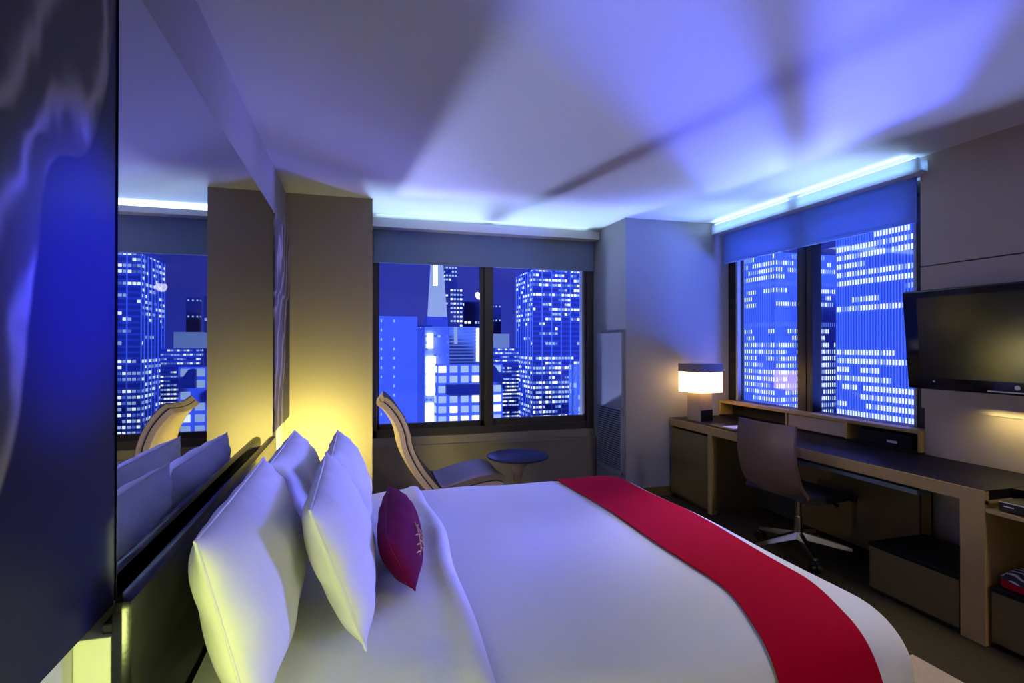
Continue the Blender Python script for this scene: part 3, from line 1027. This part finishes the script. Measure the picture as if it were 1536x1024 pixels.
def tower(name, label, uc, depth, ul, ur, vt, skin, floor_px=None, col_px=None, lit=None, fin=None, cell=(0.8, 0.55), group=None, seed=1, vmin=None, vmax=640, depth_back=30, fins_faces='xy', cap=None, maxparts=100, bands=None):
    """an office block whose near corner stands at picture column uc at the given distance; its two faces run along the street grid"""
    rnd = random.Random(seed)
    x0, y0 = hit(uc, depth)
    top = height(uc, vt, depth)
    if ul is not None:
        r = ray(ul, 516)
        y1 = x0 * r.y / r.x if abs(r.x) > 1e-6 else y0 + depth_back
    else:
        y1 = y0 + depth_back
    r = ray(ur, 516)
    x1 = y0 * r.x / r.y if ur is not None else x0 + depth_back
    y1 = max(y1, y0 + 2)
    x1 = max(x1, x0 + 2)
    bm = B(((x0, y0, GZ), (x1, y1, top)))
    t = obj(name, bm, skin, None, base=(x0, y0, GZ))
    tag(t, label, 'building', group)
    if cap:
        obj('parapet', B(((x0 - 0.6, y0 - 0.6, top - cap), (x1 + 0.6, y1 + 0.6, top + 0.4))), 'tower skin deep', t)
    if not floor_px:
        return t, (x0, y0, x1, y1, top)
    fh = floor_px / F_PX * depth
    cells = []
    zlow = height(uc, vmax, depth)
    for face in ('x', 'y'):
        ln = (y1 - y0) if face == 'x' else (x1 - x0)
        if face == 'x' and ul is None:
            continue
        cw = col_px[0 if face == 'x' else 1] / F_PX * depth
        nc = max(1, int(ln / cw))
        cw = ln / nc
        nr = int((top - zlow) / fh)
        for rr in range(nr):
            onoff = lit(rr, nc, face, rnd)
            for c in range(nc):
                k = onoff[c] if c < len(onoff) else None
                if k is None:
                    continue
                z = top - (rr + 1) * fh + fh * (1 - cell[1]) / 2
                if face == 'x':
                    P = (x0 - 0.12, y1 - c * cw - cw * (1 - cell[0]) / 2, z)
                else:
                    P = (x0 + c * cw + cw * (1 - cell[0]) / 2, y0 - 0.12, z)
                cells.append((face, P, cw * cell[0], fh * cell[1], k))
        if bands:
            bm = bmesh.new()
            for rr in range(nr):
                z = top - (rr + 1) * fh + fh * (1 - bands) / 2
                if face == 'x':
                    box(bm, (x0 - 0.06, y0 + 0.2, z), (x0, y1 - 0.2, z + fh * bands))
                else:
                    box(bm, (x0 + 0.2, y0 - 0.06, z), (x1 - 0.2, y0, z + fh * bands))
            obj('window_band', bm, 'tower glass', t)
        if fin and face in fins_faces:
            bm = bmesh.new()
            fw, fd, every = fin
            for c in range(0, nc + 1, every):
                w = cw * fw
                if face == 'x':
                    y = y1 - c * cw
                    box(bm, (x0 - fd, y - w / 2, zlow), (x0, y + w / 2, top))
                else:
                    x = x0 + c * cw
                    box(bm, (x - w / 2, y0 - fd, zlow), (x + w / 2, y0, top))
            obj('facade_fin', bm, 'tower fin', t)
    rnd.shuffle(cells)
    inv = world(t).inverted()
    for face, P, w, h, k in cells[:maxparts]:
        q = bpy.data.objects.new('lit_window', quad_mesh(w, h, face, k))
        COL.objects.link(q)
        q.parent = t
        q.location = inv @ Vector(P)
    rest = cells[maxparts:]
    if rest:
        me = bpy.data.meshes.new('window_glow')
        vs, fs, mi_ = [], [], []
        for face, P, w, h, k in rest:
            p = inv @ Vector(P)
            n = len(vs)
            if face == 'x':
                vs += [(p.x, p.y, p.z), (p.x, p.y - w, p.z), (p.x, p.y - w, p.z + h), (p.x, p.y, p.z + h)]
            else:
                vs += [(p.x, p.y, p.z), (p.x + w, p.y, p.z), (p.x + w, p.y, p.z + h), (p.x, p.y, p.z + h)]
            fs.append((n, n + 1, n + 2, n + 3))
            mi_.append(k)
        me.from_pydata(vs, [], fs)
        for mm in WIN:
            me.materials.append(mm)
        for p, k in zip(me.polygons, mi_):
            p.material_index = k
        q = bpy.data.objects.new('window_glow', me)
        COL.objects.link(q)
        q.parent = t
        q['kind'] = 'stuff'
    return t, (x0, y0, x1, y1, top)


def runs(nc, frac, rnd, kinds, lo=2, hi=7):
    """lit windows in runs along one floor"""
    out = [None] * nc
    c = 0
    while c < nc:
        n = rnd.randint(lo, hi)
        if rnd.random() < frac:
            for q in range(c, min(nc, c + n)):
                out[q] = rnd.choice(kinds)
        c += n
    return out


# -- through the right window
ROW_B = [0.85, 0.9, 0.3, 1, 1, 0.25, 0.3, 1, 0.0, 0, 0, 0, 0.6, 1, 0.5, 0.85, 0.85, 0.75, 0.95, 1, 0.6, 0.5]


def lit_b(rr, nc, face, rnd):
    i = rr - 3
    if i < 0 or i >= len(ROW_B):
        return runs(nc, 0.5, rnd, (0,)) if i < 0 else []
    f = ROW_B[i]
    return runs(nc, f, rnd, (0, 0, 0, 0, 1) if i != 5 else (1, 2))


ROW_A = [0.5, 0.6, 0.6, 0.6, 1.5, 0.5, 0.2, 0.6, 0.0, 0.0, 1.5, 0.35, 0.15, 0.9, 0.9, 0.9, 0.8, 0.95, 0.9, 0.95, 0.9, 0.95, 1, 0.8]


def lit_a(rr, nc, face, rnd):
    if rr >= len(ROW_A):
        return []
    f = ROW_A[rr]
    if f > 1:
        return [2] * nc
    return runs(nc, f, rnd, (0, 0, 1))


tower('office_tower', 'broad slab tower with white lit floors filling the right window beside the television', 1255, 232, None, 1300, 338, 'tower skin blue', seed=3, floor_px=None)
bpy.data.objects.remove(bpy.data.objects['office_tower'], do_unlink=True)
# the broad slab: its long face runs along the street away from us, far end at column 1255
xb, ybf = hit(1256, 232)
r_ = ray(1420, 516)
ybn = xb * r_.y / r_.x
d_near = ybn / ray(1420, 516).y
tn, info = tower('office_tower', 'broad tower with rows of white lit windows in the right window beside the television', 1420, d_near, 1256, 1500, 290, 'tower skin blue', floor_px=15.5, col_px=(5.2, 9), lit=lambda rr, nc, face, rnd: (lit_b(rr - 0, nc, face, rnd) if face == 'x' else []), fin=(0.30, 0.5, 1), cell=(0.70, 0.56), seed=3, vmax=680, fins_faces='x')
tower('office_tower', 'slim ribbed tower with a sharp corner in the left pane of the right window', 1163, 305, 1114, 1300, 378, 'tower skin blue', floor_px=10.3, col_px=(4.6, 4.2), lit=lit_a, fin=(0.38, 0.5, 1), cell=(0.66, 0.60), seed=5, vmax=640)
tower('office_tower', 'plain block standing in for the blue glass reflection at the left edge of the right window behind the ribbed tower', 1096, 420, 1070, 1122, 372, 'tower skin pale')  # pale block added for the blue reflection at the glass edge

# -- through the far window
tower('office_tower', 'tall dark tower sprinkled with lit windows in the right pane of the far window', 798.5, 423, 775, 915, 401, 'tower skin deep', floor_px=7.35, col_px=(4.0, 5.1),
      lit=lambda rr, nc, face, rnd: (runs(nc, 0.16 if rr in (11, 12, 13, 14, 15) else 0.0 if rr in (16, 17) else 0.68, rnd, (0, 0, 1, 1, 2), 1, 4)), fin=(0.28, 0.6, 3), cell=(0.82, 0.52), bands=0.58, seed=11, cap=2.0)
tower('office_building', 'striped lower block with a glowing pale penthouse left of the dark tower', 736, 300, 732, 778, 521, 'tower skin deep', floor_px=5.6, col_px=(3, 3.6),
      lit=lambda rr, nc, face, rnd: runs(nc, 0.72, rnd, (1, 1, 0, 2), 1, 5), cell=(0.85, 0.40), bands=0.5, seed=12)
pb = bpy.data.objects['office_building']
x0, y0 = hit(736, 300)
x1, _ = hit(766, 300)
zt = height(750, 521, 300)
obj('penthouse', B(((x0, y0 + 1, zt), (x0 + (766 - 736) / F_PX * 300, y0 + 14, zt + 20.5 / F_PX * 300))), 'wall floodlight glow', pb)  # wall emits in place of floodlight falling on it
tower('glass_block', 'pale blue glass block with upright stripes low beside the right window frame', 859, 150, 857, 930, 546, 'tower skin pale', floor_px=9, col_px=(6, 7.0), lit=lambda rr, nc, face, rnd: runs(nc, 0.6, rnd, (1, 2), 1, 2), fin=(0.3, 0.3, 1), cell=(0.6, 0.7), seed=13)

tower('slab_building', 'smooth blue windowless slab at the left edge of the far window', 560, 120, None, 626, 474, 'tower skin blue', floor_px=14, col_px=(4, 4.4),
      lit=lambda rr, nc, face, rnd: [(1 if c in (2, 6) and rnd.random() < 0.85 else None) for c in range(nc)], cell=(0.35, 0.28), seed=14)
tower('narrow_building', 'narrow dark building with scattered lights between the slab and the bright sign', 624, 236, None, 648, 488, 'tower skin dark', floor_px=8, col_px=(4, 4), lit=lambda rr, nc, face, rnd: runs(nc, 0.4, rnd, (1, 0, 2), 1, 2), cell=(0.6, 0.4), seed=15)

# floodlit tapering tower
x0, y0 = hit(644, 262)
k = 262 / F_PX
zb, zm, zt = height(657, 490, 262), height(657, 475, 262), height(657, 385, 262)
bm = B(((x0 - 1, y0, GZ), (x0 + 28 * k, y0 + 12, zm)))
sp = obj('spire_tower', bm, 'tower skin deep', None, base=(x0, y0, GZ))
tag(sp, 'tapering floodlit white tower rising in the left pane of the far window', 'building')
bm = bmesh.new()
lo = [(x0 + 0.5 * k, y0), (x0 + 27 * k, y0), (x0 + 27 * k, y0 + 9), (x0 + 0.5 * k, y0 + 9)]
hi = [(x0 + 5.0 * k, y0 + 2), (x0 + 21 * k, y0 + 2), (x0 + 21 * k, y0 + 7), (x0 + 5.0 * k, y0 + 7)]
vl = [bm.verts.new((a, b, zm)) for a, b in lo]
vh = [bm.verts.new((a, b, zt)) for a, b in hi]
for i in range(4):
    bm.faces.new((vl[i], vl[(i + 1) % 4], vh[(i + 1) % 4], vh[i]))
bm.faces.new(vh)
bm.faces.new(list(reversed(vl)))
obj('crown', bm, WIN[4], sp)  # glows by itself in place of floodlighting
obj('lit_panel', B(((x0 + 6 * k, y0 - 0.4, height(657, 428, 262)), (x0 + 12 * k, y0 + 1.5, height(657, 386, 262)))), WIN[5], sp)

tower('office_building', 'blue office block carrying a dazzling white upright sign', 637, 200, None, 674, 490, 'tower skin blue', floor_px=9.5, col_px=(5, 6), lit=lambda rr, nc, face, rnd: runs(nc, 0.45, rnd, (2, 2, 1), 1, 2), cell=(0.6, 0.35), seed=16)
ob = bpy.data.objects['office_building.001']
x0, y0 = hit(640, 200)
k = 200 / F_PX
obj('sign', B(((x0 - 1 * k, y0 - 1.2, height(640, 592, 200)), (x0 + 13 * k, y0 - 0.1, height(640, 534, 200)))), WIN[5], ob)
obj('sign', B(((x0 - 2 * k, y0 - 1.2, height(640, 650, 200)), (x0 + 10 * k, y0 - 0.1, height(640, 604, 200)))), WIN[5], ob)
obj('sign', B(((x0, y0 - 1.2, height(640, 522, 200)), (x0 + 9 * k, y0 - 0.1, height(640, 500, 200)))), WIN[5], ob)
tower('stepped_building', 'pale floodlit block with fine stripes right of the white sign', 673, 230, 672.5, 726, 490, 'tower skin pale', floor_px=5, col_px=(4, 10), lit=lambda rr, nc, face, rnd: [2] * nc if face == 'y' else [], cell=(1.0, 0.3), seed=17, vmax=548)
pl = bpy.data.objects['stepped_building']
x0, y0 = hit(673, 230)
k = 230 / F_PX
obj('floodlight_band', B(((x0 + 8 * k, y0 - 0.5, height(680, 515, 230)), (x0 + 13 * k, y0 - 0.15, height(680, 491, 230)))), WIN[4], pl)  # floodlight on the wall built as glowing strips
obj('floodlight_band', B(((x0 + 42 * k, y0 - 0.5, height(680, 542, 230)), (x0 + 48 * k, y0 - 0.15, height(680, 492, 230)))), WIN[0], pl)

# big-windowed block in front
t, inf = tower('corner_building', 'near block with a grid of large lit windows low in the left pane', 655, 95, 653, 754, 546, 'tower skin blue', floor_px=15.2, col_px=(8, 15.8),
               lit=lambda rr, nc, face, rnd: [rnd.choice((0, 1, 1, 0)) if rr != 2 or rr > 3 else (1 if rnd.random() < 0.4 else None) for c in range(nc)], cell=(0.68, 0.66), seed=18, vmax=660)
k = 95 / F_PX
x0, y0 = hit(668, 95)
obj('roof_band', B(((x0, y0 - 1.5, height(668, 590, 95)), (x0 + 54 * k, y0 - 0.15, height(668, 576, 95)))), 'tower skin dark', t)
x0, y0 = hit(736, 95)
bm = bmesh.new()
z0_, z1_ = height(736, 572, 95), height(736, 548, 95)
prof_ = [(x0 - 3 * k, z0_), (x0 + 20 * k, z0_), (x0 + 4 * k, z1_), (x0 - 3 * k, z1_)]
va = [bm.verts.new((a, y0 - 1.2, b)) for a, b in prof_]
vb = [bm.verts.new((a, y0 - 0.2, b)) for a, b in prof_]
bm.faces.new(va)
bm.faces.new(list(reversed(vb)))
for i in range(4):
    bm.faces.new((va[i], vb[i], vb[(i + 1) % 4], va[(i + 1) % 4]))
obj('slanted_roof', bm, 'tower skin dark', t)

tower('distant_tower', 'dim distant tower with a ladder of lit windows right of the white spire', 675, 520, 672, 694, 432, 'tower skin dark', floor_px=6.6, col_px=(3, 4), lit=lambda rr, nc, face, rnd: runs(nc, 0.75, rnd, (1, 0, 1), 1, 4) if face == 'y' else [], cell=(0.7, 0.42), seed=21, vmax=492)
tower('distant_tower', 'dim distant tower with few lights beside the window mullion', 696, 560, 694, 732, 452, 'tower skin dark', floor_px=9, col_px=(3, 5), lit=lambda rr, nc, face, rnd: runs(nc, 0.22, rnd, (1, 0), 1, 2), cell=(0.7, 0.4), seed=22, vmax=492)
tower('distant_tower', 'dim distant tower with lights near its top just under the far blind', 668, 640, 666, 686, 398, 'tower skin dark', floor_px=6, col_px=(3, 4), lit=lambda rr, nc, face, rnd: runs(nc, 0.55 if rr < 4 else 0.08, rnd, (1, 1, 0), 1, 3), cell=(0.7, 0.45), seed=23, vmax=492)
tower('distant_tower', 'faint distant block with three roof lights in the right pane behind the mullion', 737, 620, 735, 752, 456, 'tower skin dark', floor_px=7, col_px=(3, 4), lit=lambda rr, nc, face, rnd: [1] * nc if rr in (0, 3) else [], cell=(0.4, 0.3), seed=24, vmax=505)

# ------------------------------------------------------------------ sky
w = bpy.data.worlds.new('night sky')
S.world = w
w.use_nodes = True
nt = w.node_tree
bg = nt.nodes['Background']
tc = nt.nodes.new('ShaderNodeTexCoord')
sx = nt.nodes.new('ShaderNodeSeparateXYZ')
cr = nt.nodes.new('ShaderNodeValToRGB')
cr.color_ramp.elements[0].position = 0.42
cr.color_ramp.elements[0].color = (0.030, 0.045, 0.42, 1)
cr.color_ramp.elements[1].position = 0.75
cr.color_ramp.elements[1].color = (0.008, 0.008, 0.12, 1)
mr = nt.nodes.new('ShaderNodeMapRange')
mr.inputs['From Min'].default_value = -1
mr.inputs['From Max'].default_value = 1
nt.links.new(tc.outputs['Generated'], sx.inputs[0])
nt.links.new(sx.outputs['Z'], mr.inputs['Value'])
nt.links.new(mr.outputs[0], cr.inputs['Fac'])
nt.links.new(cr.outputs['Color'], bg.inputs['Color'])
bg.inputs['Strength'].default_value = 1.3


# ------------------------------------------------------------------ lights
def light(name, kind, loc, power, col, aim=None, **kw):
    d = bpy.data.lights.new(name, kind)
    d.energy = power
    d.color = col
    for k_, v_ in kw.items():
        setattr(d, k_, v_)
    o = bpy.data.objects.new(name, d)
    COL.objects.link(o)
    o.location = loc
    if aim is not None:
        o.rotation_euler = (Vector(aim) - Vector(loc)).to_track_quat('-Z', 'Y').to_euler()
    return o


# blue sun lamp added for the city's glow on the facades
light('city_glow', 'SUN', (0, 0, 60), 4.6, (0.10, 0.20, 1.0), aim=(30, 42, 45), angle=R(15))

# bright signs in the street throwing light up through the windows on to the ceiling
light('outside_spot_light', 'SPOT', (-1.2, 19.0, -4.6), 12000, (0.48, 0.53, 1.0), aim=(1.2, 5.25, 1.2), spot_size=R(16), spot_blend=0.2, shadow_soft_size=0.5)
light('outside_spot_light', 'SPOT', (8.4, 12.5, -1.6), 9000, (0.26, 0.24, 1.0), aim=(1.2, 5.25, 1.3), spot_size=R(45), spot_blend=0.3, shadow_soft_size=1.1)
light('outside_spot_light', 'SPOT', (14.0, 13.2, -4.0), 26000, (0.10, 0.14, 1.0), aim=(3.45, 3.5, 1.6), spot_size=R(16), spot_blend=0.2, shadow_soft_size=0.7)
light('outside_spot_light', 'SPOT', (1.4, 9.2, -5.6), 9000, (0.46, 0.66, 1.0), aim=(1.3, 5.25, 1.5), spot_size=R(38), spot_blend=0.3, shadow_soft_size=0.9)  # added steep spot, widens the far valance's glow on the ceiling
light('outside_spot_light', 'SPOT', (7.6, 3.6, -5.0), 10000, (0.38, 0.58, 1.0), aim=(3.5, 3.5, 1.5), spot_size=R(34), spot_blend=0.3, shadow_soft_size=1.8)  # added likewise for the right valance's glow
# blue spots added high outside, unseen, to tint the bed through the windows
light('bed_tint_light', 'SPOT', (2.4, 20.0, 8.6), 1500, (0.20, 0.21, 1.0), aim=(1.2, 5.25, 1.4), spot_size=R(20), spot_blend=0.3, shadow_soft_size=2.2)
light('bed_tint_light', 'SPOT', (16.0, 7.0, 5.1), 26000, (0.20, 0.20, 1.0), aim=(3.5, 3.5, 1.4), spot_size=R(20), spot_blend=0.3, shadow_soft_size=2.2)

# light strips in the valances, throwing on to the ceiling
light('cove_light', 'AREA', (1.22, 5.03, 2.592), 2.5, (0.45, 0.68, 1.0), aim=(1.22, 4.3, 2.75), shape='RECTANGLE', size=2.1, size_y=0.08)
light('cove_light', 'AREA', (3.325, 3.48, 2.585), 3.0, (0.40, 0.62, 1.0), aim=(2.6, 3.48, 2.75), shape='RECTANGLE', size=1.9, size_y=0.02)

# yellow lights by both ends of the headboard, lamps unseen
light('bedside_light', 'AREA', (-0.465, 0.60, 0.78), 3.8, (0.82, 0.95, 0.27), aim=(-0.30, 1.6, 0.70), shape='RECTANGLE', size=0.16, size_y=0.16)
light('bedside_light', 'AREA', (-0.12, 0.62, 0.86), 2.6, (0.85, 0.95, 0.25), aim=(0.0, 1.9, 0.66), shape='RECTANGLE', size=0.12, size_y=0.12)
light('bedside_light', 'AREA', (-0.30, 3.62, 0.72), 5, (1.0, 0.86, 0.55), aim=(0.9, 3.95, 0.42), shape='RECTANGLE', size=0.1, size_y=0.1)
light('bedside_light', 'AREA', (-0.33, 3.96, 0.64), 23, (0.97, 0.88, 0.18), aim=(-0.30, 4.6, 0.66), shape='RECTANGLE', size=0.22, size_y=0.1)

# warm room light behind the camera
light('rear_warm_light', 'SPOT', (2.7, -1.4, 2.55), 110, (1.0, 0.90, 0.80), aim=(1.7, 1.6, 0.4), spot_size=R(95), spot_blend=0.8, shadow_soft_size=0.10)
light('rear_warm_light', 'SPOT', (2.7, -0.6, 2.55), 340, (1.0, 0.88, 0.76), aim=(0.9, -2.2, 1.7), spot_size=R(80), spot_blend=0.8, shadow_soft_size=0.05)  # added fill, bounced off the rear wall to lift the ceiling
# shelf light below the television ledge
light('ledge_light', 'AREA', (XR - 0.06, 1.85, 1.04), 1.5, (1.0, 0.84, 0.34), aim=(XR + 0.03, 1.85, 0.86), shape='RECTANGLE', size=0.6, size_y=0.04)
# blue light from an unseen source outside, through the right window on to the corner pier
light('outside_spot_light', 'SPOT', (9.0, -0.5, -2.2), 14000, (0.09, 0.16, 1.0), aim=(3.1, 4.48, 1.8), spot_size=R(26), spot_blend=0.4, shadow_soft_size=2.2)
# added blue spot without a fixture, for the glow on the near print
light('print_glow_fill', 'SPOT', (1.1, 1.5, 2.5), 1300, (0.02, 0.03, 1.0), aim=(-0.48, 1.16, 1.56), spot_size=R(17), spot_blend=1.0, shadow_soft_size=0.05)
# white spot aimed at the foot of the bed, its source unseen
light('foot_spot_light', 'SPOT', (2.95, 3.0, 2.58), 170, (1.0, 0.93, 0.84), aim=(1.95, 1.85, 0.3), spot_size=R(50), spot_blend=0.8, shadow_soft_size=0.06)
